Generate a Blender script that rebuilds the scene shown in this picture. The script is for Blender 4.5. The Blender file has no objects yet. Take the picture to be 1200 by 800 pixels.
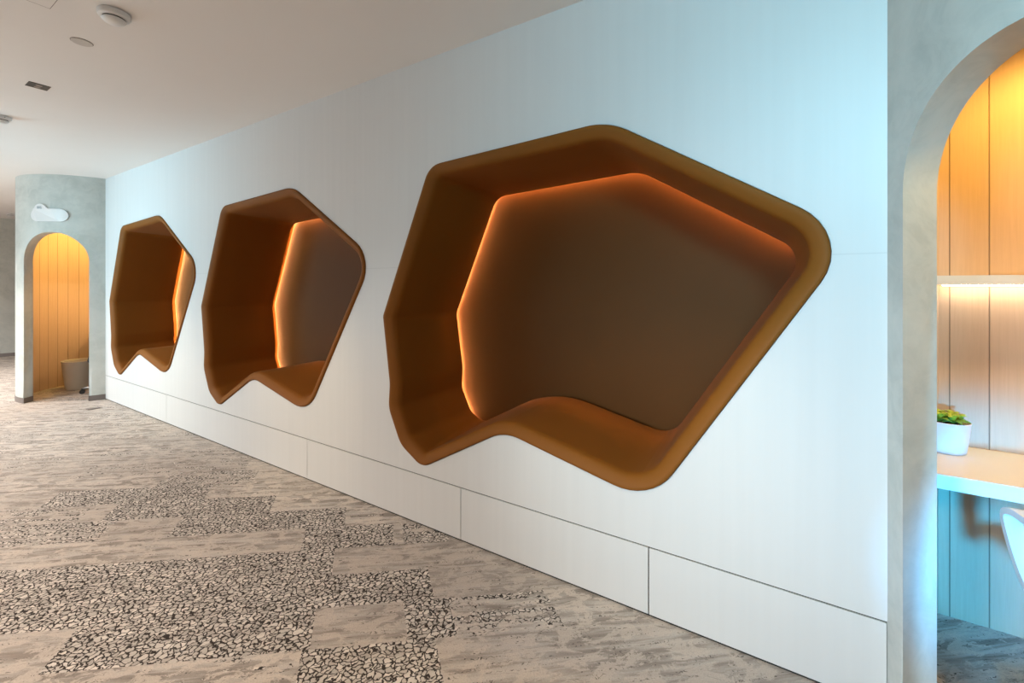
import bpy, bmesh, math, random
from mathutils import Vector, Matrix, noise
random.seed(7)
C = bpy.context.scene.collection
# ---------------------------------------------------------------- geometry frame
EYE = 1.45
F = 510.0
L = math.hypot(F, 810.0)
WX, WY = -810.0 / L, F / L          # along the niche wall, away from the viewer
NX, NY = F / L, 810.0 / L           # into the niche wall
D = 1.9315                          # wall plane
CEIL = 2.803

def W(s, d, h=0.0):
    return Vector((s * WX + d * NX, s * WY + d * NY, h))

ANG = math.atan2(WY, WX)

# ---------------------------------------------------------------- materials
def nt(name):
    m = bpy.data.materials.new(name); m.use_nodes = True
    t = m.node_tree; b = t.nodes['Principled BSDF']
    return m, t, b

def N(t, kind, **kw):
    n = t.nodes.new(kind)
    for k, v in kw.items(): setattr(n, k, v)
    return n

def math_n(t, op, a, b=None, c=None):
    n = N(t, 'ShaderNodeMath', operation=op)
    for i, v in enumerate((a, b, c)):
        if v is None: continue
        if isinstance(v, (int, float)): n.inputs[i].default_value = v
        else: t.links.new(v, n.inputs[i])
    return n.outputs[0]

def mixc(t, fac, a, b, blend='MIX'):
    n = N(t, 'ShaderNodeMix', data_type='RGBA', blend_type=blend)
    for idx, v in ((0, fac), (6, a), (7, b)):
        if isinstance(v, (int, float)): n.inputs[idx].default_value = v
        elif isinstance(v, tuple): n.inputs[idx].default_value = (*v, 1) if len(v) == 3 else v
        else: t.links.new(v, n.inputs[idx])
    return n.outputs[2]

def smooth(t, v, lo, hi):
    n = N(t, 'ShaderNodeMapRange', interpolation_type='SMOOTHSTEP')
    t.links.new(v, n.inputs[0]); n.inputs[1].default_value = lo; n.inputs[2].default_value = hi
    return n.outputs[0]

def noise_n(t, vec, scale, detail=3, rough=.5, dist=0):
    n = N(t, 'ShaderNodeTexNoise')
    n.inputs['Scale'].default_value = scale; n.inputs['Detail'].default_value = detail
    n.inputs['Roughness'].default_value = rough; n.inputs['Distortion'].default_value = dist
    if vec is not None: t.links.new(vec, n.inputs['Vector'])
    return n.outputs['Fac']

def plain(name, col, rough=.5, var=.04, scale=8, bump=0, bscale=200, metal=0, spec=.5, sheen=0):
    m, t, b = nt(name)
    tc = N(t, 'ShaderNodeTexCoord')
    f = noise_n(t, tc.outputs['Object'], scale, 4)
    dark = tuple(max(0, c * (1 - var * 2)) for c in col); lite = tuple(min(1, c * (1 + var * 2)) for c in col)
    t.links.new(mixc(t, f, dark, lite), b.inputs['Base Color'])
    b.inputs['Roughness'].default_value = rough; b.inputs['Metallic'].default_value = metal
    b.inputs['Specular IOR Level'].default_value = spec
    if sheen:
        b.inputs['Sheen Weight'].default_value = sheen; b.inputs['Sheen Roughness'].default_value = .4
    if bump:
        bn = N(t, 'ShaderNodeBump'); bn.inputs['Strength'].default_value = bump; bn.inputs['Distance'].default_value = .002
        t.links.new(noise_n(t, tc.outputs['Object'], bscale, 2), bn.inputs['Height'])
        t.links.new(bn.outputs[0], b.inputs['Normal'])
    return m

def emis(name, col, strength):
    m, t, b = nt(name)
    b.inputs['Base Color'].default_value = (*col, 1)
    b.inputs['Emission Color'].default_value = (*col, 1)
    b.inputs['Emission Strength'].default_value = strength
    return m

def mat_wall():
    m, t, b = nt('satin_white_panel')
    tc = N(t, 'ShaderNodeTexCoord')
    mp = N(t, 'ShaderNodeMapping'); mp.inputs['Scale'].default_value = (9, 9, .25)
    t.links.new(tc.outputs['Object'], mp.inputs[0])
    f = noise_n(t, mp.outputs[0], 3, 3)
    base = mixc(t, f, (.655, .655, .65), (.70, .70, .695))
    sx = N(t, 'ShaderNodeSeparateXYZ'); t.links.new(tc.outputs['Object'], sx.inputs[0])
    # hairline horizontal board joint
    dd = math_n(t, 'ABSOLUTE', math_n(t, 'SUBTRACT', sx.outputs[2], 1.56))
    line = smooth(t, dd, .004, .0005)
    base = mixc(t, math_n(t, 'MULTIPLY', line, .18), base, (.3, .3, .3))
    t.links.new(base, b.inputs['Base Color'])
    b.inputs['Roughness'].default_value = .42
    b.inputs['Specular IOR Level'].default_value = .35
    return m

def mat_plaster():
    m, t, b = nt('troweled_plaster')
    tc = N(t, 'ShaderNodeTexCoord')
    f1 = noise_n(t, tc.outputs['Object'], 1.6, 6, .6, 1.2)
    f2 = noise_n(t, tc.outputs['Object'], 7, 5, .65, 2)
    base = mixc(t, smooth(t, f1, .3, .7), (.43, .46, .435), (.57, .595, .565))
    base = mixc(t, math_n(t, 'MULTIPLY', smooth(t, f2, .35, .65), .35), base, (.62, .63, .59))
    t.links.new(base, b.inputs['Base Color'])
    b.inputs['Roughness'].default_value = .6
    bn = N(t, 'ShaderNodeBump'); bn.inputs['Strength'].default_value = .25; bn.inputs['Distance'].default_value = .004
    t.links.new(f2, bn.inputs['Height']); t.links.new(bn.outputs[0], b.inputs['Normal'])
    return m

def mat_wood():
    m, t, b = nt('pale_wood_lining')
    uv = N(t, 'ShaderNodeUVMap', uv_map='UVMap')
    sx = N(t, 'ShaderNodeSeparateXYZ'); t.links.new(uv.outputs[0], sx.inputs[0])
    q = math_n(t, 'FRACT', math_n(t, 'DIVIDE', sx.outputs[0], .1215))
    cell = math_n(t, 'FLOOR', math_n(t, 'DIVIDE', sx.outputs[0], .1215))
    dist = math_n(t, 'ABSOLUTE', math_n(t, 'SUBTRACT', q, .5))
    groove = smooth(t, dist, .476, .492)
    wn = N(t, 'ShaderNodeTexWhiteNoise', noise_dimensions='1D'); t.links.new(cell, wn.inputs['W'])
    mp = N(t, 'ShaderNodeMapping'); mp.inputs['Scale'].default_value = (45, 1.6, 1)
    t.links.new(uv.outputs[0], mp.inputs[0])
    g = noise_n(t, mp.outputs[0], 2.2, 6, .65, .6)
    base = mixc(t, g, (.50, .345, .235), (.66, .48, .345))
    base = mixc(t, math_n(t, 'MULTIPLY', wn.outputs[0], .18), base, (.70, .50, .33))
    base = mixc(t, math_n(t, 'MULTIPLY', groove, .72), base, (.10, .06, .035))
    t.links.new(base, b.inputs['Base Color'])
    b.inputs['Roughness'].default_value = .5
    bn = N(t, 'ShaderNodeBump'); bn.invert = True
    bn.inputs['Strength'].default_value = .6; bn.inputs['Distance'].default_value = .004
    t.links.new(groove, bn.inputs['Height']); t.links.new(bn.outputs[0], b.inputs['Normal'])
    return m

def mat_carpet():
    m, t, b = nt('plank_carpet')
    tc = N(t, 'ShaderNodeTexCoord')
    at = N(t, 'ShaderNodeAttribute', attribute_name='pebble')
    tone = N(t, 'ShaderNodeAttribute', attribute_name='tone')
    rot = N(t, 'ShaderNodeMapping'); rot.inputs['Rotation'].default_value = (0, 0, -math.atan(.116))
    t.links.new(tc.outputs['Object'], rot.inputs[0])
    P = rot.outputs[0]
    # streaks along the planks
    mp = N(t, 'ShaderNodeMapping'); mp.inputs['Scale'].default_value = (1.0, 11, 1)
    t.links.new(P, mp.inputs[0])
    s1 = noise_n(t, mp.outputs[0], 2.4, 7, .62, .4)
    mp2 = N(t, 'ShaderNodeMapping'); mp2.inputs['Scale'].default_value = (2.2, 4.5, 1)
    t.links.new(P, mp2.inputs[0])
    s2 = noise_n(t, mp2.outputs[0], 4, 8, .7, .6)
    fine = noise_n(t, P, 170, 3, .7)
    base = mixc(t, smooth(t, s1, .36, .64), (.28, .245, .215), (.62, .57, .52))
    base = mixc(t, math_n(t, 'MULTIPLY', smooth(t, s2, .49, .53), .75), base, (.70, .62, .545))
    base = mixc(t, math_n(t, 'MULTIPLY', tone.outputs['Fac'], .45), base, (.38, .335, .30))
    base = mixc(t, math_n(t, 'MULTIPLY', smooth(t, fine, .3, .7), .25), base, (.20, .17, .15))
    # pebbles: distorted voronoi cells with dark cracks
    nv = N(t, 'ShaderNodeTexNoise'); nv.inputs['Scale'].default_value = 34; nv.inputs['Detail'].default_value = 2
    t.links.new(P, nv.inputs['Vector'])
    va = N(t, 'ShaderNodeVectorMath', operation='MULTIPLY_ADD')
    t.links.new(nv.outputs['Color'], va.inputs[0]); va.inputs[1].default_value = (.045, .045, .045); t.links.new(P, va.inputs[2])
    mp3 = N(t, 'ShaderNodeMapping'); mp3.inputs['Scale'].default_value = (1, 1.25, 1)
    t.links.new(va.outputs[0], mp3.inputs[0])
    vo = N(t, 'ShaderNodeTexVoronoi', feature='DISTANCE_TO_EDGE', voronoi_dimensions='2D'); vo.inputs['Scale'].default_value = 40
    t.links.new(mp3.outputs[0], vo.inputs['Vector'])
    vc = N(t, 'ShaderNodeTexVoronoi', feature='F1', voronoi_dimensions='2D'); vc.inputs['Scale'].default_value = 40
    t.links.new(mp3.outputs[0], vc.inputs['Vector'])
    brk = noise_n(t, P, 60, 2)
    dist = math_n(t, 'ADD', vo.outputs['Distance'], math_n(t, 'MULTIPLY', math_n(t, 'SUBTRACT', brk, .5), .30))
    crack = smooth(t, dist, .17, .07)
    sc = N(t, 'ShaderNodeSeparateColor'); t.links.new(vc.outputs['Color'], sc.inputs[0])
    peb = mixc(t, sc.outputs[0], (.48, .445, .405), (.76, .70, .635))
    peb = mixc(t, math_n(t, 'MULTIPLY', smooth(t, s1, .4, .6), .3), peb, (.28, .24, .21))
    peb = mixc(t, crack, peb, (.05, .042, .038))
    # mask
    big = noise_n(t, mp.outputs[0], 3.2, 3, .5)
    big2 = noise_n(t, P, 26, 3, .6)
    jit = math_n(t, 'ADD', math_n(t, 'MULTIPLY', math_n(t, 'SUBTRACT', big, .5), 1.25), math_n(t, 'MULTIPLY', math_n(t, 'SUBTRACT', big2, .5), .9))
    msk = smooth(t, math_n(t, 'ADD', at.outputs['Fac'], jit), .45, .55)
    fl = math_n(t, 'MULTIPLY', smooth(t, noise_n(t, mp.outputs[0], 7, 4, .7), .54, .60), smooth(t, dist, .09, .02))
    base = mixc(t, math_n(t, 'MULTIPLY', fl, .85), base, (.04, .034, .03))
    # on plain planks only stray dark flecks remain where the mask is weak
    t.links.new(mixc(t, msk, base, peb), b.inputs['Base Color'])
    b.inputs['Roughness'].default_value = .95
    b.inputs['Specular IOR Level'].default_value = .1
    bn = N(t, 'ShaderNodeBump'); bn.inputs['Strength'].default_value = .4; bn.inputs['Distance'].default_value = .004
    t.links.new(math_n(t, 'SUBTRACT', fine, math_n(t, 'MULTIPLY', math_n(t, 'MULTIPLY', crack, msk), .9)), bn.inputs['Height'])
    t.links.new(bn.outputs[0], b.inputs['Normal'])
    return m

M = dict(
    wall=mat_wall(), plaster=mat_plaster(), wood=mat_wood(), carpet=mat_carpet(),
    ceiling=plain('matt_ceiling_paint', (.78, .76, .74), .9, .01, 2, spec=.1),
    gap=plain('shadow_gap', (.02, .02, .02), .9),
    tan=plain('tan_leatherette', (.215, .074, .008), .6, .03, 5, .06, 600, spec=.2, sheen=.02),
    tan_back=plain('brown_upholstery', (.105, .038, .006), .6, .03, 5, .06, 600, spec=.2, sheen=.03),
    led=emis('warm_led', (1, .50, .18), 130),
    led_white=emis('neutral_led', (1, .83, .60), 34),
    led_amber=emis('amber_led', (1, .66, .28), 170),
    white=plain('white_laminate', (.72, .72, .71), .35, .01),
    gloss=plain('white_gloss', (.74, .74, .74), .25, .01),
    plastic=plain('white_plastic', (.74, .75, .75), .4, .01),
    skirt=plain('grey_metal_skirting', (.17, .145, .135), .45, .04),
    black=plain('black_plastic', (.02, .02, .02), .4),
    grey=plain('grey_print', (.25, .31, .34), .6),
    steel=plain('brushed_steel', (.5, .5, .5), .3, .03, metal=1),
    mesh=plain('charcoal_fabric', (.05, .05, .055), .85, .1, 60),
    bin=plain('off_white_bin', (.55, .50, .42), .6, .03, 10, .3, 12),
    pot=plain('white_ceramic', (.78, .76, .78), .3, .01),
    soil=plain('dark_soil', (.03, .02, .012), .95, .3, 80),
    leaf=plain('lime_leaf', (.36, .47, .035), .45, .25, 40),
    leaf2=plain('green_leaf', (.13, .27, .03), .45, .25, 40),
    cover=plain('ceiling_cover', (.55, .52, .49), .8, .01),
    lamp=plain('unlit_lens', (.25, .22, .2), .3, .1),
)

# ---------------------------------------------------------------- helpers
def link(name, me, mat, parent=None, smooth_=False, loc=None):
    o = bpy.data.objects.new(name, me); C.objects.link(o)
    if mat is not None: me.materials.append(mat)
    if smooth_:
        for p in me.polygons: p.use_smooth = True
    if parent is not None:
        o.parent = parent
        o.location = (0, 0, 0)
    if loc is not None: o.location = loc
    return o

def build(name, bm, mat, parent=None, smooth_=False, world=True, autosm=None):
    """world=True: bm holds world coordinates; the mesh is moved into its own / parent's frame."""
    bmesh.ops.remove_doubles(bm, verts=bm.verts, dist=1e-6)
    bmesh.ops.recalc_face_normals(bm, faces=bm.faces) if not getattr(bm, 'tag_keep', False) else None
    me = bpy.data.meshes.new(name); 
    if parent is not None and world:
        inv = parent_matrix(parent).inverted()
        bmesh.ops.transform(bm, matrix=inv, verts=bm.verts)
    bm.to_mesh(me); bm.free()
    o = link(name, me, mat, parent, smooth_)
    if autosm is not None:
        for p in me.polygons: p.use_smooth = True
        me.set_sharp_from_angle(angle=math.radians(autosm))
    return o

def parent_matrix(p):
    m = Matrix.LocRotScale(p.location, p.rotation_euler, p.scale)
    return parent_matrix(p.parent) @ m if p.parent else m

def thing(name, label, cat, loc, rz=0, group=None):
    o = bpy.data.objects.new(name, None); C.objects.link(o)
    o.empty_display_size = .1
    o.location = loc; o.rotation_euler = (0, 0, rz)
    o['label'] = label; o['category'] = cat
    if group: o['group'] = group
    return o

def tag(o, label, cat, group=None):
    o['label'] = label; o['category'] = cat
    if group: o['group'] = group
    return o

def struct(o): o['kind'] = 'structure'; return o

def box(bm, a, b, frame=None, bevel=0):
    """box from corner a to corner b, in (s, d, h) when frame is W, else in xyz"""
    r = bmesh.ops.create_cube(bm, size=1)
    vs = r['verts']
    for v in vs:
        p = [a[i] + (b[i] - a[i]) * (v.co[i] + .5) for i in range(3)]
        v.co = W(*p) if frame else Vector(p)
    if bevel:
        es = list({e for v in vs for e in v.link_edges})
        bmesh.ops.bevel(bm, geom=es, offset=bevel, segments=3, profile=.5, affect='EDGES')
    return vs

def tube(bm, pts, r, seg=10, cap=True):
    pts = [Vector(p) for p in pts]; n = len(pts)
    rr = r if isinstance(r, (list, tuple)) else [r] * n
    prev = None; rings = []
    for i, p in enumerate(pts):
        t = (pts[min(i + 1, n - 1)] - pts[max(i - 1, 0)]).normalized()
        if prev is None:
            a = Vector((0, 0, 1)) if abs(t.z) < .9 else Vector((1, 0, 0))
            u = t.cross(a).normalized()
        else:
            u = (prev - t * prev.dot(t)).normalized()
        prev = u; v = t.cross(u)
        rings.append([bm.verts.new(p + (u * math.cos(q) + v * math.sin(q)) * rr[i]) for q in [2 * math.pi * k / seg for k in range(seg)]])
    for a, b in zip(rings, rings[1:]):
        for k in range(seg):
            bm.faces.new((a[k], a[(k + 1) % seg], b[(k + 1) % seg], b[k]))
    if cap:
        bm.faces.new(rings[0][::-1]); bm.faces.new(rings[-1])

def lathe(bm, prof, c=(0, 0, 0), seg=40, cap0=True, cap1=True):
    rings = []
    for r, z in prof:
        rings.append([bm.verts.new((c[0] + r * math.cos(2 * math.pi * k / seg), c[1] + r * math.sin(2 * math.pi * k / seg), c[2] + z)) for k in range(seg)])
    for a, b in zip(rings, rings[1:]):
        for k in range(seg):
            bm.faces.new((a[k], a[(k + 1) % seg], b[(k + 1) % seg], b[k]))
    if cap0: bm.faces.new(rings[0][::-1])
    if cap1: bm.faces.new(rings[-1])

def prism(bm, poly, z0, z1):
    a = [bm.verts.new((p[0], p[1], z0)) for p in poly]
    b = [bm.verts.new((p[0], p[1], z1)) for p in poly]
    n = len(poly)
    for k in range(n): bm.faces.new((a[k], a[(k + 1) % n], b[(k + 1) % n], b[k]))
    bm.faces.new(a[::-1]); bm.faces.new(b)

# ---------------------------------------------------------------- niche outline
# (s, h, fillet radius), clockwise seen from the corridor
OUT = [(2.190, 1.252, .05), (1.790, 2.160, .13), (.695, 2.204, .34), (-.213, 1.629, .20), (.500, .501, .24),
       (1.263, .676, .26), (1.849, .356, .10), (2.031, .459, .16), (2.138, .672, .16), (2.127, .826, .25)]
KARC = 9

def ring(delta, soft=0.0):
    """outline moved inwards by delta, same vertex count for every delta"""
    n = len(OUT); P = [Vector((a, b)) for a, b, _ in OUT]
    area = sum(P[i].x * P[(i + 1) % n].y - P[(i + 1) % n].x * P[i].y for i in range(n))
    sg = 1 if area > 0 else -1
    lines = []
    for i in range(n):
        a, b = P[i], P[(i + 1) % n]; t = (b - a).normalized()
        nn = Vector((-t.y, t.x)) * sg
        lines.append((a + nn * delta, t))
    V = []
    for i in range(n):
        (a, t), (b, u) = lines[i - 1], lines[i]
        den = t.x * u.y - t.y * u.x
        k = ((b - a).x * u.y - (b - a).y * u.x) / den
        V.append(a + t * k)
    out = []; marks = []
    for i in range(n):
        p0, p, p1 = V[i - 1], V[i], V[(i + 1) % n]
        t0 = (p0 - p).normalized(); t1 = (p1 - p).normalized()
        q0 = (P[i - 1] - P[i]).normalized(); q1 = (P[(i + 1) % n] - P[i]).normalized()
        convex = (-(q0.x * q1.y - q0.y * q1.x)) * sg > 0
        r = OUT[i][2] + (-delta if convex else delta); r = max(r, .03 + .09 * soft)
        if i == 5: r += .30 * soft
        half = math.acos(max(-1, min(1, t0.dot(t1)))) / 2
        dist = min(r / math.tan(half), .46 * min((p0 - p).length, (p1 - p).length))
        r = dist * math.tan(half)
        a, b = p + t0 * dist, p + t1 * dist
        cen = p + (t0 + t1).normalized() * (r / math.sin(half))
        a0 = math.atan2(*(a - cen).yx); a1 = math.atan2(*(b - cen).yx)
        dl = (a1 - a0 + math.pi) % (2 * math.pi) - math.pi
        marks.append(len(out))
        for k in range(KARC):
            q = a0 + dl * k / (KARC - 1)
            out.append(cen + Vector((math.cos(q), math.sin(q))) * r)
        # intermediate points on the straight run to the next fillet are added below
    # subdivide long straights evenly (one mid strip set)
    res = []; idx = []
    for i in range(n):
        s0 = marks[i]; seg = out[s0:s0 + KARC]
        nxt = out[marks[(i + 1) % n]] if i < n - 1 else out[0]
        idx.append(len(res))
        res += seg
        for k in range(1, 5):
            res.append(seg[-1].lerp(nxt, (.04, .35, .65, .96)[k - 1]))
    return res, idx

PER = KARC + 4
def loft(name, prof, s_off, parent, mat, sel=None, d0=D, close_last=False):
    """skin the profile [(inset, depth)...] round the outline; sel = range of segment indices kept"""
    bm = bmesh.new()
    rings = []
    for de, dp in prof:
        r, _ = ring(de, max(0, min(1, (dp - .03) / .55)))
        rings.append([bm.verts.new(W(p.x + s_off, d0 + dp, p.y)) for p in r])
    n = len(rings[0])
    ks = range(n) if sel is None else [k % n for k in sel]
    for a, b in zip(rings, rings[1:]):
        for k in ks:
            bm.faces.new((a[k], a[(k + 1) % n], b[(k + 1) % n], b[k]))
    if close_last:
        f = bm.faces.new(rings[-1]); bmesh.ops.triangulate(bm, faces=[f])
    bmesh.ops.delete(bm, geom=[v for v in bm.verts if not v.link_faces], context='VERTS')
    return build(name, bm, mat, parent, autosm=50)

DEP = .62     # depth of the shell behind the wall face
IN1 = .065    # inset after the rolled rim
IN2 = .092    # inset at the back
ROLL = [(-.012, .035), (-.004, .03), (0, 0), (.0005, -.006), (.003, -.011), (.009, -.014), (.018, -.013), (.030, -.007), (.042, .001), (.052, .009), (.059, .018), (.063, .030), (IN1, .044)]
niche_offsets = [0.0, 2.5037, 4.9639]
niche_labels = ['largest and nearest tan upholstered wall niche seat with orange lit brown back panel',
                'tan upholstered niche seat in the middle of the white wall, between two others',
                'smallest looking tan niche seat, furthest along the wall beside the plaster booth']

def seg_range(i, j):
    return range(i * PER, j * PER)

for off, lab in zip(niche_offsets, niche_labels):
    root = thing('niche_seat', lab, 'wall seat', W(1.0 + off, D, .36), ANG, 'upholstered niche seats in the white wall')
    loft('rim', ROLL, off, root, M['tan'])
    n = PER * len(OUT)
    # seat: from the lower right corner along the sloping bottom to the saddle
    sidx = list(range(4 * PER + 4, 5 * PER + KARC // 2))
    body = [(IN1, .044), (IN1 + .002, .08), (.072, .2), (.082, .4), (IN2, DEP - .02), (IN2 - .002, DEP - .004), (IN2 - .012, DEP)]
    loft('seat', body, off, root, M['tan'], sel=sidx)
    loft('shell', body + [(-.032, DEP + .004)], off, root, M['tan'], sel=[k for k in range(n) if k not in sidx])
    # concealed casing that closes the light cove
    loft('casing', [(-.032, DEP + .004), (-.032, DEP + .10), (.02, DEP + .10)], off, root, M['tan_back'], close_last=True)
    # upholstered back cushion with a soft edge, standing behind the cove
    back = [(.03, DEP + .098), (.022, DEP + .085), (.024, DEP + .066), (.034, DEP + .050), (.052, DEP + .040), (.074, DEP + .034), (.088, DEP + .033)]
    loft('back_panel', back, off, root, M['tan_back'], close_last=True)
    # light strip: left side and both upper edges, tucked behind the shell lip
    ledsel = list(range(7 * PER + 2, 10 * PER)) + list(range(0, 3 * PER + 2))
    loft('light_strip', [(.010, DEP + .008), (.010, DEP + .014), (.028, DEP + .014), (.028, DEP + .008), (.010, DEP + .008)], off, root, M['led'], sel=ledsel)

# ---------------------------------------------------------------- niche wall
S_END = -.2918
S_FAR = 7.335
def wall_mesh():
    bm = bmesh.new()
    edges = []
    # rectangle border, subdivided
    cs = [(S_END, .306), (S_FAR, .306), (S_FAR, CEIL), (S_END, CEIL)]
    def loop(pts):
        vs = [bm.verts.new((p[0], p[1], 0)) for p in pts]
        es = [bm.edges.new((vs[i], vs[(i + 1) % len(vs)])) for i in range(len(vs))]
        return vs, es
    _, e = loop(cs); edges += e
    holes = []
    for off in niche_offsets:
        r, _ = ring(-.002)
        v, e = loop([(p.x + off, p.y) for p in r]); edges += e; holes.append(v)
    bmesh.ops.triangle_fill(bm, use_beauty=True, use_dissolve=False, edges=edges)
    back = {}
    for hv in holes:
        bk = [bm.verts.new((v.co.x, v.co.y, .028)) for v in hv]
        for i in range(len(hv)):
            j = (i + 1) % len(hv)
            bm.faces.new((hv[i], hv[j], bk[j], bk[i]))
    for v in bm.verts: v.co = W(v.co.x, D + v.co.z, v.co.y)
    return bm
struct(build('wall_right', wall_mesh(), M['wall']))

joints = [7.36, 5.500, 3.020, 1.559, .5095, S_END]
for a, b in zip(joints, joints[1:]):
    bm = bmesh.new()
    box(bm, (b + .0025, D, .010), (a - .0025, D + .02, .300), W)
    struct(build('baseboard_right', bm, M['wall']))
bm = bmesh.new(); box(bm, (S_END - .012, D + .006, 0), (7.34, D + .019, .3075), W)
struct(build('trim_1', bm, M['gap']))

# ---------------------------------------------------------------- floor (one carpet, planks laid in skewed rows)
ROW = .228
B0 = 1.597
known = {0: [(-.82, -.25, .3), (-.25, .27, .95)],
         1: [(-1.18, -.22, 1.1), (-.22, .16, .05), (.16, .36, .9), (.36, .81, .45)],
         2: [(-3.2, .3, 1.2)], 3: [(-3.2, -.17, 1.2)],
         4: [(-.35, .15, .8), (.2, .45, .55)],
         5: [(-2.25, -1.48, .55), (-1.11, -.13, 1.0), (-.13, .1, .3)],
         6: [(-2.43, -1.72, .45), (-1.58, -.6, 1.0)],
         7: [(-2.06, -1.07, .9), (-1.07, -.59, .35)],
         8: [(-1.47, -.81, .5)], 9: [(-2.11, -.93, .4)], -1: [(-2.5, -1.0, .1), (-.9, .22, .9)]}
def floor_mesh():
    me = bpy.data.meshes.new('floor')
    vs, fs, peb, ton = [], [], [], []
    rnd = random.Random(4)
    def P(a, B):
        b = B / 1.0386
        return (a - .333 * b, .116 * a + b, 0)
    for k in range(-22, 58):
        Ba, Bb = B0 + ROW * k, B0 + ROW * (k + 1)
        shift = rnd.random()
        if k in known:
            cuts = sorted({round(x, 3) for seg in known[k] for x in seg[:2]})
            spans = []
            lo = -16.0
            x = cuts[0]
            left = []
            while x > lo: left.append((x - 1.0, x)); x -= 1.0
            spans += left[::-1]
            spans += list(zip(cuts, cuts[1:]))
            x = cuts[-1]
            while x < 6: spans.append((x, x + 1)); x += 1
        else:
            spans = [(x + shift, x + shift + 1) for x in range(-16, 6)]
        for a0, a1 in spans:
            mid = (a0 + a1) / 2; v = None
            if k in known:
                v = 0.0
                for s in known[k]:
                    if s[0] <= mid <= s[1]: v = s[2]
                v = (v, v)
            if v is None:
                r = rnd.random()
                far = 10 <= k
                if far: v = (rnd.choice([.05, .2, .35, .45]), rnd.choice([0, .2, .35, .5]))
                else: v = (rnd.choice([0, .2, .9]), rnd.choice([0, .3, 1]))
            tn = rnd.random()
            i = len(vs)
            vs += [P(a0, Ba), P(a1, Ba), P(a1, Bb), P(a0, Bb)]
            fs.append((i, i + 1, i + 2, i + 3)); peb += [v[0], v[0], v[1], v[1]]; ton += [tn] * 4
    me.from_pydata(vs, [], fs)
    for nm, data in (('pebble', peb), ('tone', ton)):
        at = me.attributes.new(nm, 'FLOAT', 'POINT')
        at.data.foreach_set('value', data)
    return me
struct(link('floor', floor_mesh(), M['carpet']))

bm = bmesh.new(); box(bm, (-16, -6, CEIL), (6, 15, CEIL + .15)); struct(build('ceiling', bm, M['ceiling']))
bm = bmesh.new(); box(bm, (-16, 13.2, 0), (-1.5, 13.35, CEIL)); struct(build('wall_back', bm, M['plaster']))

# ---------------------------------------------------------------- round plaster booths
R = .80
SPR, AR = 1.75, .35
def booth(c, phi_c, half, T, label_idx, uv0):
    """plaster drum with an arched doorway; c centre (x, y), phi_c doorway direction (deg)"""
    cx, cy = c
    bm = bmesh.new()
    ax = Vector((-math.cos(math.radians(phi_c)), -math.sin(math.radians(phi_c)), 0))
    chord = R * math.sin(math.radians(half))
    top = SPR + AR
    angs = []
    na = 40
    # doorway sampling: cosine spacing for a smooth arch
    door = [math.degrees(math.asin(chord * math.sin(math.pi * (k / na - .5)) / R)) for k in range(na + 1)]
    rest = [half + (360 - 2 * half) * k / 150 for k in range(151)]
    def pt(a, z): 
        q = math.radians(phi_c + a); return Vector((cx + R * math.cos(q), cy + R * math.sin(q), z))
    def arch(a):
        x = R * math.sin(math.radians(a)) / chord
        return SPR + AR * math.sqrt(max(0, 1 - x * x))
    cols = []
    rows = 6
    # solid part
    prev = None
    for a in rest:
        col = [bm.verts.new(pt(a, CEIL * k / rows)) for k in range(rows + 1)]
        if prev:
            for k in range(rows): bm.faces.new((prev[k], col[k], col[k + 1], prev[k + 1]))
        prev = col
    # part above the doorway and the reveal
    prevo = None
    for a in door:
        z0 = arch(a)
        o = [bm.verts.new(pt(a, z0 + (CEIL - z0) * k / 3)) for k in range(4)]
        i = bm.verts.new(pt(a, z0) + ax * T); i2 = bm.verts.new(pt(a, CEIL) + ax * T)
        if prevo:
            po, pi, pi2 = prevo
            for k in range(3): bm.faces.new((po[k], o[k], o[k + 1], po[k + 1]))
            bm.faces.new((po[0], pi, i, o[0])); bm.faces.new((pi, pi2, i2, i))
        prevo = (o, i, i2)
    for a, sgn in ((-half, 1), (half, -1)):
        v = [bm.verts.new(p) for p in (pt(a, 0), pt(a, 0) + ax * T, pt(a, SPR) + ax * T, pt(a, SPR))]
        bm.faces.new(v if sgn > 0 else v[::-1])
        # back of the jamb
        side = Vector((-ax.y, ax.x, 0)) * (.16 if sgn > 0 else -.16)
        b_ = pt(a, 0) + ax * T
        sgn2 = -1 if (b_ + side - Vector((cx, cy, 0))).dot(side) < 0 else 1
        side *= sgn2
        w = [bm.verts.new(p) for p in (b_, b_ + side, b_ + side + Vector((0, 0, CEIL)), b_ + Vector((0, 0, CEIL)))]
        bm.faces.new(w)
    bmesh.ops.remove_doubles(bm, verts=bm.verts, dist=1e-5)
    me = build('booth', bm, M['plaster'], autosm=35)
    struct(me)
    # skirting
    sk = bmesh.new()
    segs = [[rest[k] for k in range(len(rest))]]
    for seg in segs:
        po = None
        for a in seg:
            q = math.radians(phi_c + a)
            cc = Vector((math.cos(q), math.sin(q), 0)); base = Vector((cx, cy, 0))
            col = [sk.verts.new(base + cc * (R + .004)), sk.verts.new(base + cc * (R + .004) + Vector((0, 0, .065))), sk.verts.new(base + cc * (R - .001) + Vector((0, 0, .066)))]
            if po:
                for k in range(2): sk.faces.new((po[k], col[k], col[k + 1], po[k + 1]))
            po = col
    for a, sgn in ((-half, -1), (half, 1)):
        side = Vector((-ax.y, ax.x, 0))
        p0 = pt(a, 0)
        inw = (Vector((cx, cy, 0)) - p0); inw = inw - ax * inw.dot(ax); inw = inw.normalized() * .004
        o_ = p0 + inw - ax * .004
        v = [sk.verts.new(p) for p in (o_, o_ + ax * (T + .004), o_ + ax * (T + .004) + Vector((0, 0, .065)), o_ + Vector((0, 0, .065)))]
        sk.faces.new(v)
    return me, sk

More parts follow.
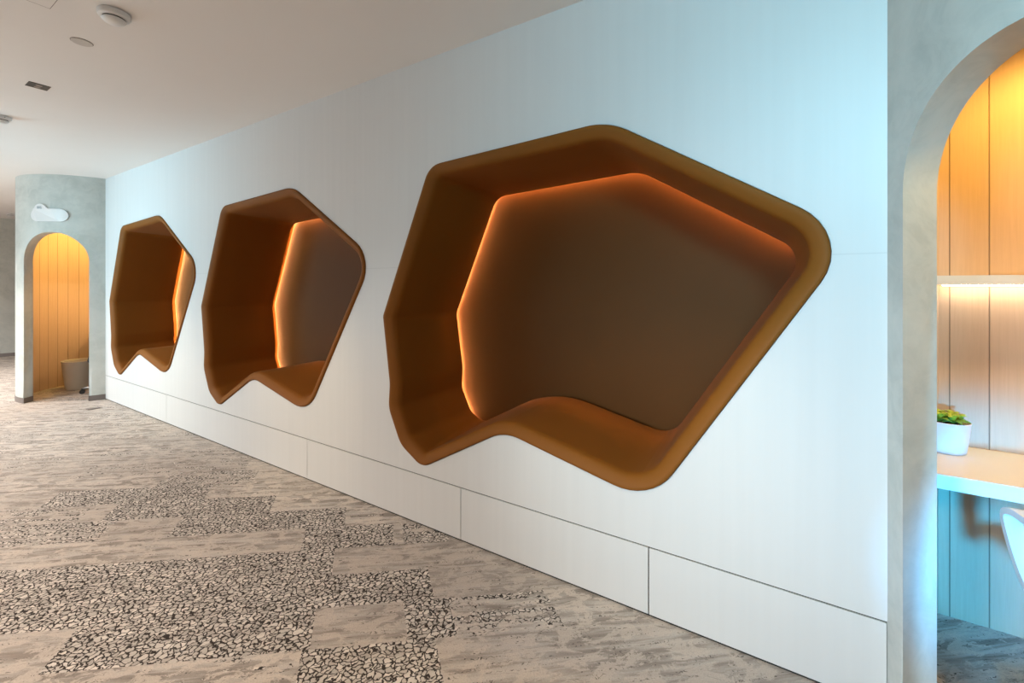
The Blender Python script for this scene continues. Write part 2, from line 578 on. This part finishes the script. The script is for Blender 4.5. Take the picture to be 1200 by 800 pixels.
def lining_poly(c_s, c_d):
    """plan outline (s, d) of the inner room: circle clipped by a flat back"""
    r = .735; db = .535
    pts = []
    a0 = math.degrees(math.asin(db / r))
    flat = r * math.cos(math.radians(a0))
    pts.append((c_s - flat, c_d + db)); pts.append((c_s + flat, c_d + db))
    return r, db, a0, flat

def lining(c_s, c_d, door_dir, half, uv0):
    """wood lined inner wall with arc-length UVs; open at the doorway"""
    r, db, a0, flat = lining_poly(c_s, c_d)
    path = [(c_s - flat, c_d + db), (c_s + flat, c_d + db)]
    # go round the circle from +flat side: angle measured in (s,d) plane
    pts = [(c_s + (2 * k / 12 - 1) * flat, c_d + db) for k in range(13)]
    for k in range(1, 91):
        a = a0 - (180 + 2 * a0) * k / 90
        pts.append((c_s + r * math.cos(math.radians(a)), c_d + r * math.sin(math.radians(a))))
    bm = bmesh.new(); uvl = bm.loops.layers.uv.new('UVMap')
    acc = uv0; us = [acc]
    for p, q in zip(pts, pts[1:]):
        acc += math.hypot(q[0] - p[0], q[1] - p[1]); us.append(acc)
    TOP = 2.55
    for k in range(len(pts) - 1):
        p, q = pts[k], pts[k + 1]
        mid = W((p[0] + q[0]) / 2, (p[1] + q[1]) / 2) - W(c_s, c_d)
        an = math.degrees(math.atan2(mid.y, mid.x))
        df = (an - door_dir + 180) % 360 - 180
        if abs(df) < half + 14: continue
        vs = [bm.verts.new(W(*p, 0)), bm.verts.new(W(*q, 0)), bm.verts.new(W(*q, TOP)), bm.verts.new(W(*p, TOP))]
        f = bm.faces.new(vs)
        for lp, uv in zip(f.loops, ((us[k], 0), (us[k + 1], 0), (us[k + 1], TOP), (us[k], TOP))): lp[uvl].uv = uv
    me = bpy.data.meshes.new('wall_lining')
    bmesh.ops.remove_doubles(bm, verts=bm.verts, dist=1e-6)
    bm.to_mesh(me); bm.free()
    return me, pts, TOP

def corner_profile(c_s, c_d, d0, d1, shrink=.004):
    """plan polygon between d0 and d1 inside the lining"""
    r, db, a0, flat = lining_poly(c_s, c_d); r -= shrink
    out = []
    dd = [d0 - c_d + (d1 - d0) * k / 12 for k in range(13)]
    for x in dd: out.append(W(c_s + math.sqrt(r * r - x * x), c_d + x))
    for x in dd[::-1]: out.append(W(c_s - math.sqrt(r * r - x * x), c_d + x))
    return out

far_c = (-5.75, 6.10)
near_c = (2.027, 1.203)
def sd(c): return (c[0] * WX + c[1] * WY, c[0] * NX + c[1] * NY)

for name, c, pc, half, T, uv0 in (('far', far_c, -90 + 9, 26, .12, .03), ('near', near_c, 192.4, 26, .142, 0.0)):
    b_, sk = booth(c, pc, half, T, 0, uv0)
    b_.name = 'wall_booth_left' if name == 'far' else 'wall_booth_right'
    if name == 'far':
        struct(build('baseboard_booth_left', sk, M['skirt']))
    else:
        sk.free()
    cs, cd = sd(c)
    me, pts, TOP = lining(cs, cd, pc if pc < 180 else pc - 360, half, uv0)
    struct(link('wall_booth_lining_left' if name == 'far' else 'wall_booth_lining_right', me, M['wood']))
    bm = bmesh.new(); lathe(bm, [(R - .01, 2.55), (R - .01, 2.60)], (c[0], c[1], 0), 48)
    struct(build('ceiling_booth_left' if name == 'far' else 'ceiling_booth_right', bm, M['ceiling']))
    # desk
    desk = thing('booth_desk', 'white wall to wall desk top inside the ' + ('far arched booth, above the bin' if name == 'far' else 'near arched booth, under the potted plant'), 'desk', W(cs, cd + .3, .70), ANG, 'desks in the booths')
    bm = bmesh.new(); prism(bm, corner_profile(cs, cd, 2.19, cd + .531), .702, .755)
    bmesh.ops.bevel(bm, geom=[e for e in bm.edges if abs((e.verts[0].co - e.verts[1].co).z) < 1e-4], offset=.003, segments=2, affect='EDGES')
    build('desk_top', bm, M['white'], desk)
    shelf = thing('lit_shelf', 'slim white shelf with light strip below, in the ' + ('far arched booth' if name == 'far' else 'near arched booth above the desk'), 'shelf', W(cs, cd + .5, 1.45), ANG, 'lit shelves in the booths')
    bm = bmesh.new(); prism(bm, corner_profile(cs, cd, cd + .40, cd + .531), 1.452, 1.490)
    build('shelf_board', bm, M['white'], shelf)
    bm = bmesh.new(); box(bm, (cs - .50, cd + .488, 1.447), (cs + .50, cd + .500, 1.4515), W)
    build('light_strip', bm, M['led_amber' if name == 'far' else 'led_white'], shelf)

# a third plaster drum further down the corridor
bm = bmesh.new(); lathe(bm, [(1.3, 0), (1.3, CEIL)], (-11.2, 9.75, 0), 96, False, False)
struct(build('wall_drum_far', bm, M['plaster'], smooth_=True))
bm = bmesh.new(); lathe(bm, [(1.305, 0), (1.305, .07), (1.29, .071)], (-11.2, 9.75, 0), 96, False, False)
struct(build('baseboard_drum_far', bm, M['skirt'], smooth_=True))

# ---------------------------------------------------------------- sign on the far booth
def sign():
    # plate follows the drum; drawn in (x, z) then bent onto the drum surface
    wpx = 5.33 / F
    def X(px): return (px - 59.5) * wpx
    pts = []
    cxs = -5.75; 
    r = .078; hw = .198
    for k in range(13): q = -math.pi / 2 + math.pi * k / 12; pts.append((hw - r + r * math.cos(q), r + r * math.sin(q)))
    # bump, from right to left
    bc, br = -.088, .072
    pts.append((bc + br + .012, 2 * r)); pts.append((bc + br, 2 * r + .008))
    for k in range(15): q = math.radians(12 + 156 * k / 14); pts.append((bc + br * math.cos(q), 2 * r - .015 + br * math.sin(q)))
    pts.append((bc - br - .012, 2 * r - .006))
    for k in range(1, 13): q = math.pi * .62 + math.pi * .88 * k / 12; pts.append((-hw + r + r * math.cos(q), r + r * math.sin(q)))
    return pts
sgn_root = thing('booth_sign', 'small white cloud shaped sign above the far arched doorway', 'sign', (-5.64, 5.31, 2.22), 0)
def bend(x, z, off):
    """x measured along the drum from the sign centre"""
    a = math.radians(-90 + 7.6) + x / R
    return Vector((far_c[0] + (R + off) * math.cos(a), far_c[1] + (R + off) * math.sin(a), 2.225 + z))
bm = bmesh.new()
pp = sign()
for off in (.004, .022):
    pass
a = [bm.verts.new(bend(x, z, .002)) for x, z in pp]; b = [bm.verts.new(bend(x, z, .020)) for x, z in pp]
n_ = len(pp)
for k in range(n_): bm.faces.new((a[k], a[(k + 1) % n_], b[(k + 1) % n_], b[k]))
f1 = bm.faces.new(a[::-1]); f2 = bm.faces.new(b); bmesh.ops.triangulate(bm, faces=[f1, f2])
build('sign_plate', bm, M['gloss'], sgn_root)
# tiny lettering in block strokes
bm = bmesh.new()
def stroke(x0, z0, x1, z1, w=.0045):
    dx, dz = x1 - x0, z1 - z0; l = math.hypot(dx, dz); ux, uz = dx / l, dz / l
    x0 -= ux * w / 2; z0 -= uz * w / 2; x1 += ux * w / 2; z1 += uz * w / 2
    px, pz = -uz * w / 2, ux * w / 2
    c_ = [(x0 + px, z0 + pz), (x1 + px, z1 + pz), (x1 - px, z1 - pz), (x0 - px, z0 - pz)]
    bm.faces.new([bm.verts.new(bend(x, z, .0208)) for x, z in c_])
lz = .155; lh = .024
x = -.115
for ch in 'BIG':
    if ch == 'B':
        for s_ in ((0, 0, 0, lh), (0, lh, .011, lh), (.013, lh * .55, .013, lh), (0, lh / 2, .012, lh / 2), (.014, 0, .014, lh / 2), (0, 0, .013, 0)): stroke(x + s_[0], lz + s_[1], x + s_[2], lz + s_[3])
        x += .023
    elif ch == 'I':
        stroke(x, lz, x, lz + lh); x += .010
    else:
        for s_ in ((.014, lh, 0, lh), (0, lh, 0, 0), (0, 0, .014, 0), (.014, 0, .014, lh * .45), (.014, lh * .45, .008, lh * .45)): stroke(x + s_[0], lz + s_[1], x + s_[2], lz + s_[3])
build('lettering', bm, M['grey'], sgn_root)

# ---------------------------------------------------------------- bin in the far booth
bc = (-6.085, 6.13, 0)
bn_root = thing('waste_bin', 'off white tapered waste bin on the carpet inside the far arched booth', 'bin', bc)
bm = bmesh.new()
lathe(bm, [(.135, .0), (.145, .004), (.152, .03), (.186, .385), (.190, .392), (.186, .396), (.180, .39), (.148, .02)], bc, 48)
for v in bm.verts:
    q = v.co - Vector(bc)
    if .05 < q.z < .36:
        k = noise.noise(q * 6) * .012
        rr = math.hypot(q.x, q.y); v.co.x += q.x / rr * k; v.co.y += q.y / rr * k
build('bin_body', bm, M['bin'], bn_root, autosm=40)
bm = bmesh.new(); tube(bm, [(bc[0] + .188 * math.cos(k * math.pi / 24), bc[1] + .188 * math.sin(k * math.pi / 24), .393) for k in range(49)], .0045, 8, False)
build('bin_rim', bm, M['bin'], bn_root, smooth_=True)

# ---------------------------------------------------------------- booth chairs
def chair(loc, rz, star0, label, arms=True):
    t = thing('desk_chair', label, 'chair', loc, rz, 'chairs in the booths')
    # local: +y is the way the sitter faces
    bm = bmesh.new()
    box(bm, (-.22, -.22, .43), (.22, .22, .49), bevel=.025); build('seat', bm, M['mesh'], t, world=False, autosm=50)
    bm = bmesh.new()
    rows = []
    for i in range(9):
        z = .50 + .30 * i / 8; hw = .20 - .03 * (i / 8) ** 2
        rows.append([( -hw + 2 * hw * j / 10, -.22 - .05 * (i / 8) + .05 * ((j / 5 - 1) ** 2), z) for j in range(11)])
    f_ = [[bm.verts.new(p) for p in r] for r in rows]; g_ = [[bm.verts.new((p[0], p[1] - .03, p[2])) for p in r] for r in rows]
    for i in range(8):
        for j in range(10):
            bm.faces.new((f_[i][j], f_[i][j + 1], f_[i + 1][j + 1], f_[i + 1][j])); bm.faces.new((g_[i][j], g_[i + 1][j], g_[i + 1][j + 1], g_[i][j + 1]))
    for i in range(8):
        bm.faces.new((f_[i][0], f_[i + 1][0], g_[i + 1][0], g_[i][0])); bm.faces.new((f_[i][10], g_[i][10], g_[i + 1][10], f_[i + 1][10]))
    for j in range(10):
        bm.faces.new((f_[0][j], g_[0][j], g_[0][j + 1], f_[0][j + 1])); bm.faces.new((f_[8][j], f_[8][j + 1], g_[8][j + 1], g_[8][j]))
    build('backrest', bm, M['mesh'], t, world=False, autosm=50)
    for sx in ((-1, 1) if arms else ()):
        bm = bmesh.new()
        pts = [(-.25, .57), (-.20, .63), (-.10, .655), (.05, .66), (.15, .655), (.19, .63), (.175, .58), (.14, .52), (.09, .46), (.02, .415)]
        pts = [(y, z + .02) for y, z in smooth_path(pts, 6)]
        wd = [.028] * len(pts)
        x0, x1 = sx * .262 - .024, sx * .262 + .024
        prev = None
        for i, (y, z) in enumerate(pts):
            ta = Vector((pts[min(i + 1, len(pts) - 1)][0] - pts[max(i - 1, 0)][0], pts[min(i + 1, len(pts) - 1)][1] - pts[max(i - 1, 0)][1])).normalized()
            nx, nz = -ta.y * .011, ta.x * .011
            r_ = [bm.verts.new(p) for p in ((x0, y + nx, z + nz), (x1, y + nx, z + nz), (x1, y - nx, z - nz), (x0, y - nx, z - nz))]
            if prev:
                for k in range(4): bm.faces.new((prev[k], prev[(k + 1) % 4], r_[(k + 1) % 4], r_[k]))
            else: bm.faces.new(r_[::-1])
            prev = r_
        bm.faces.new(prev)
        bmesh.ops.bevel(bm, geom=[e for e in bm.edges if len(e.link_faces) == 2 and e.calc_face_angle() > 1.2], offset=.006, segments=2, affect='EDGES')
        a_ = build('armrest', bm, M['plastic'], t, world=False, autosm=45)
        a_['label'] = 'white curved armrest'
    bm = bmesh.new(); lathe(bm, [(.03, .10), (.03, .26), (.018, .265), (.018, .40), (.09, .415), (.09, .43)], (0, 0, 0), 24)
    build('column', bm, M['steel'], t, world=False, autosm=40)
    bm = bmesh.new(); lathe(bm, [(.045, .075), (.045, .115), (.035, .12)], (0, 0, 0), 24)
    build('hub', bm, M['black'], t, world=False, autosm=40)
    for k in range(5):
        q = math.radians(star0 + 72 * k); cx_, sx_ = math.cos(q), math.sin(q)
        bm = bmesh.new(); tube(bm, [(cx_ * r_, sx_ * r_, .10 - .12 * (r_ - .03)) for r_ in (.03, .12, .2, .275)], [.02, .017, .014, .012], 10)
        leg = build('leg', bm, M['steel'], t, world=False, smooth_=True)
        bm = bmesh.new()
        for side in (-.014, .014):
            c_ = Vector((cx_ * .275 - sx_ * side, sx_ * .275 + cx_ * side, .028))
            m_ = Matrix.Translation(c_) @ Matrix.Rotation(q, 4, 'Z') @ Matrix.Rotation(math.pi / 2, 4, 'X')
            bmesh.ops.create_cone(bm, cap_ends=True, segments=24, radius1=.028, radius2=.028, depth=.016, matrix=m_)
        tube(bm, [(cx_ * .275, sx_ * .275, .028), (cx_ * .275, sx_ * .275, .075)], .008, 8)
        build('caster', bm, M['black'], leg, world=False, autosm=40)
    return t

def smooth_path(pts, m):
    out = []
    for i in range(len(pts) - 1):
        p0 = pts[max(i - 1, 0)]; p1 = pts[i]; p2 = pts[i + 1]; p3 = pts[min(i + 2, len(pts) - 1)]
        for k in range(m):
            u = k / m
            out.append(tuple(.5 * (2 * p1[j] + (p2[j] - p0[j]) * u + (2 * p0[j] - 5 * p1[j] + 4 * p2[j] - p3[j]) * u * u + (3 * p1[j] - p0[j] - 3 * p2[j] + p3[j]) * u ** 3) for j in range(2)))
    out.append(pts[-1]); return out

# sitter faces into the wall (+d); local +y -> n direction
RZ = math.atan2(NY, NX) - math.pi / 2
FC = W(7.86, 2.12)
chair(FC, math.radians(43), math.degrees(math.atan2(5.823 - FC.y, -5.72 - FC.x)) - 43, 'chair mostly hidden behind the right jamb of the far booth, black caster showing', False)
chair(W(-.95, 2.06), RZ + math.radians(8), 20, 'chair with white curved armrests tucked under the desk in the near booth')

# ---------------------------------------------------------------- potted plant on the near desk
pc_ = Vector((1.824, 1.83, .755))
pl = thing('potted_succulent', 'lime green succulent in a white ceramic pot on the near booth desk', 'potted plant', pc_)
bm = bmesh.new(); lathe(bm, [(.056, 0), (.062, .004), (.068, .05), (.0755, .122), (.0765, .128), (.074, .130), (.070, .124), (.066, .112)], pc_, 56, True, False)
build('pot', bm, M['pot'], pl, autosm=50)
bm = bmesh.new(); lathe(bm, [(.001, .116), (.045, .116), (.067, .112)], pc_, 32, True, False)
build('soil', bm, M['soil'], pl, smooth_=True)
def leaf(bm, base, yaw, pitch, ln, wd):
    rows = []
    m = Matrix.Translation(base) @ Matrix.Rotation(yaw, 4, 'Z') @ Matrix.Rotation(-pitch, 4, 'Y')
    sec = 8
    for i in range(7):
        u = i / 6; w = wd * math.sin(math.pi * min(1, .12 + u * .88)) ** .7 if i < 6 else .0008
        z = .012 * math.sin(u * 2.2) - .012 * u * u
        th = w * .32 + .0004
        rows.append([bm.verts.new(m @ Vector((u * ln, w * math.cos(2 * math.pi * k / sec), z + th * math.sin(2 * math.pi * k / sec) + .12 * w * math.cos(2 * math.pi * k / sec) ** 2))) for k in range(sec)])
    for a, b in zip(rows, rows[1:]):
        for k in range(sec): bm.faces.new((a[k], a[(k + 1) % sec], b[(k + 1) % sec], b[k]))
    bm.faces.new(rows[0][::-1]); bm.faces.new(rows[-1])
rl = random.Random(3)
ros = [(0, 0, .0)] + [(.040 * math.cos(q), .040 * math.sin(q), 0) for q in [k * math.pi / 3 + .3 for k in range(6)]]
for i, (x, y, z) in enumerate(ros):
    for mat, rng, nm in ((M['leaf'], range(6), 'leaves'), (M['leaf2'], range(6, 11), 'leaves')):
        bm = bmesh.new()
        for k in rng:
            outer = k >= 6
            yaw = k * 2.4 + rl.random() * .4
            leaf(bm, pc_ + Vector((x, y, .120 + (.004 if outer else .014) + rl.random() * .006)), yaw, .12 + (.0 if outer else .5) + rl.random() * .25, (.042 if outer else .032) * (.85 + .3 * rl.random()), .0115)
        build(nm, bm, mat, pl, smooth_=True)

# ---------------------------------------------------------------- ceiling fittings
def on_ceiling(name, label, cat, x, y, rz=0): return thing(name, label, cat, (x, y, CEIL), rz)
def detector(x, y, label, r=.055):
    t = on_ceiling('smoke_detector', label, 'smoke detector', x, y)
    t['group'] = 'smoke detectors on the ceiling'
    k = r / .055
    bm = bmesh.new(); lathe(bm, [(.050 * k, 0), (.056 * k, -.003), (.057 * k, -.020), (.053 * k, -.028), (.045 * k, -.031)][::-1], (0, 0, 0), 48)
    build('base', bm, M['plastic'], t, world=False, autosm=40)
    bm = bmesh.new(); lathe(bm, [(.040 * k, -.030), (.040 * k, -.040)][::-1], (0, 0, 0), 48)
    build('vent', bm, M['black'], t, world=False, autosm=40)
    bm = bmesh.new(); lathe(bm, [(.001, -.058), (.020 * k, -.057), (.034 * k, -.051), (.042 * k, -.042), (.043 * k, -.039), (.042 * k, -.0370)], (0, 0, 0), 48)
    build('cap', bm, M['plastic'], t, world=False, autosm=60)
    bm = bmesh.new(); bmesh.ops.create_uvsphere(bm, u_segments=12, v_segments=8, radius=.003, matrix=Matrix.Translation((.052, -.02, -.017)))
    build('indicator', bm, M['black'], t, world=False, smooth_=True)
    return t
detector(-1.975, 2.16, 'round white smoke detector on the ceiling, nearest and most prominent', .062)
detector(-4.09, 3.485, 'white smoke detector on the ceiling at the left edge, beyond the square downlight')
detector(-9.47, 8.215, 'tiny distant smoke detector on the ceiling in front of the far plaster drum')
t = on_ceiling('cover_plate', 'flat round beige cover plate on the ceiling between detector and square downlight', 'cover plate', -2.393, 2.421)
bm = bmesh.new(); lathe(bm, [(.045, 0), (.045, -.002), (.043, -.005)][::-1], (0, 0, 0), 40); build('disc', bm, M['cover'], t, world=False, autosm=40)
bm = bmesh.new(); lathe(bm, [(.0475, -.0005), (.0475, -.0015)], (0, 0, 0), 40); build('shadow_ring', bm, M['skirt'], t, world=False)
t = on_ceiling('downlight', 'small square black recessed downlight in the ceiling', 'downlight', -3.22, 2.957, ANG)
h = .052
bm = bmesh.new()
for a, b in (((-h, -h, -.003), (h, -h + .006, 0)), ((-h, h - .006, -.003), (h, h, 0)), ((-h, -h + .006, -.003), (-h + .006, h - .006, 0)), ((h - .006, -h + .006, -.003), (h, h - .006, 0))): box(bm, a, b)
build('frame', bm, M['black'], t, world=False)
bm = bmesh.new(); box(bm, (-h + .006, -h + .006, -.002), (h - .006, h - .006, -.0005)); build('recess', bm, M['black'], t, world=False)
for sx in (-.022, .022):
    bm = bmesh.new(); lathe(bm, [(.016, -.0045), (.016, -.002)], (sx, 0, 0), 24); build('lens', bm, M['lamp'], t, world=False)
# access hatch: hairline square, mostly beyond the frame
t = on_ceiling('access_hatch', 'flush square ceiling access hatch outlined by a thin dark joint, top left', 'access hatch', -2.262, 2.132, ANG)
bm = bmesh.new()
hs = .45; w_ = .0022
box(bm, (-hs, 0, -.0012), (0, w_, -.0002)); box(bm, (-w_, 0, -.0012), (0, hs, -.0002)); box(bm, (-hs, hs - w_, -.0012), (0, hs, -.0002)); box(bm, (-hs, 0, -.0012), (-hs + w_, hs, -.0002))
build('joint', bm, M['skirt'], t, world=False)
bm = bmesh.new(); box(bm, (-hs + w_, w_, -.0010), (-w_, hs - w_, -.0001)); build('panel', bm, M['ceiling'], t, world=False)

# floor box
fb = thing('floor_outlet', 'small dark rectangular floor outlet plate in the carpet by the far booth', 'floor outlet', (-4.92, 5.115, 0), ANG)
bm = bmesh.new(); box(bm, (-.05, -.055, 0), (.05, .055, .005), bevel=.002); build('plate', bm, M['skirt'], fb, world=False)
bm = bmesh.new(); box(bm, (-.035, -.04, .005), (.035, .04, .0065)); build('lid', bm, M['lamp'], fb, world=False)

# ---------------------------------------------------------------- lights
def area(name, loc, target, size, col, power, size_y=None, spread=None):
    l = bpy.data.lights.new(name, 'AREA'); l.energy = power; l.color = col
    l.shape = 'RECTANGLE'; l.size = size; l.size_y = size_y or size
    if spread: l.spread = math.radians(spread)
    o = bpy.data.objects.new(name, l); C.objects.link(o); o.location = loc
    o.rotation_euler = (Vector(target) - Vector(loc)).to_track_quat('-Z', 'Y').to_euler()
    return o
def spot(name, loc, target, angle, col, power, radius=.1, blend=.6):
    l = bpy.data.lights.new(name, 'SPOT'); l.energy = power; l.color = col; l.spot_size = math.radians(angle); l.spot_blend = blend; l.shadow_soft_size = radius
    o = bpy.data.objects.new(name, l); C.objects.link(o); o.location = loc
    o.rotation_euler = (Vector(target) - Vector(loc)).to_track_quat('-Z', 'Y').to_euler()
    return o
BLUE = (.35, .80, 1.0)
WARM = (1.0, .74, .50)
# cool daylight washes on the wall
area('window_light_far', W(6.6, -1.4, 2.0), W(6.1, D, 1.7), .8, BLUE, 16, 1.4, 75)
area('window_light_corridor', W(8.0, -3.2, .9), W(6.4, -.2, 2.8), 2.0, (.50, .83, 1), 62, 1.2, 120)
area('window_light_near', W(-.9, -1.3, 2.55), W(-.2, D, 2.1), .6, BLUE, 13, .4, 70)
spot('booth_blue_light', (.55, -.45, .70), (2.02, 1.78, .45), 25, (.0, .44, 1.0), 560, .12, .5)
# warm corridor ceiling lights
for s_, d_, e_ in ((10.0, -1.0, 360), (7.2, -1.6, 175), (4.6, -1.8, 110), (2.0, -1.6, 84), (.4, -1.9, 48)):
    area('corridor_light', W(s_, d_, 2.78), W(s_, d_ + .45, 0), .8, (1, .82, .67) if s_ < 6 else (1, .93, .88), e_, .8, 132)
area('wall_fill_low', W(1.3, -1.6, 1.2), W(-.25, D, .7), .6, (.62, .84, 1), 9, .6, 52)  # added cool fill to lift the low right end of the wall, no window
for off in niche_offsets:
    spot('niche_fill_spot', W(off + .55, .1, 2.78), W(off + .6, 2.25, .5), 36, (1, .80, .50), 100, .08, .9)  # added warm fill aimed at the seat, no fitting in the ceiling
fs, fd = sd(far_c); ns, nd = sd(near_c)
spot('booth_downlight', W(fs - .1, fd, 2.53), W(fs + .7, fd - .1, 1.75), 95, (1, .62, .15), 125, .05, .9)
spot('booth_downlight', W(ns, nd, 2.53), W(ns, nd + .3, 1.3), 140, (1, .60, .12), 75, .05, .5)

wd = bpy.data.worlds.new('world'); bpy.context.scene.world = wd; wd.use_nodes = True
wt = wd.node_tree; bg = wt.nodes['Background']
bg.inputs[0].default_value = (.86, .83, .80, 1); bg.inputs[1].default_value = .13

# ---------------------------------------------------------------- camera
cam = bpy.data.cameras.new('camera'); co = bpy.data.objects.new('camera', cam); C.objects.link(co)
cam.sensor_width = 36; cam.lens = F / 1200 * 36; cam.shift_y = -66 / 1200
cam.clip_start = .02
co.location = (0, 0, EYE); co.rotation_euler = (math.pi / 2, 0, 0)
sc = bpy.context.scene; sc.camera = co
sc.view_settings.view_transform = 'Standard'
sc.view_settings.look = 'None'
sc.view_settings.exposure = 0
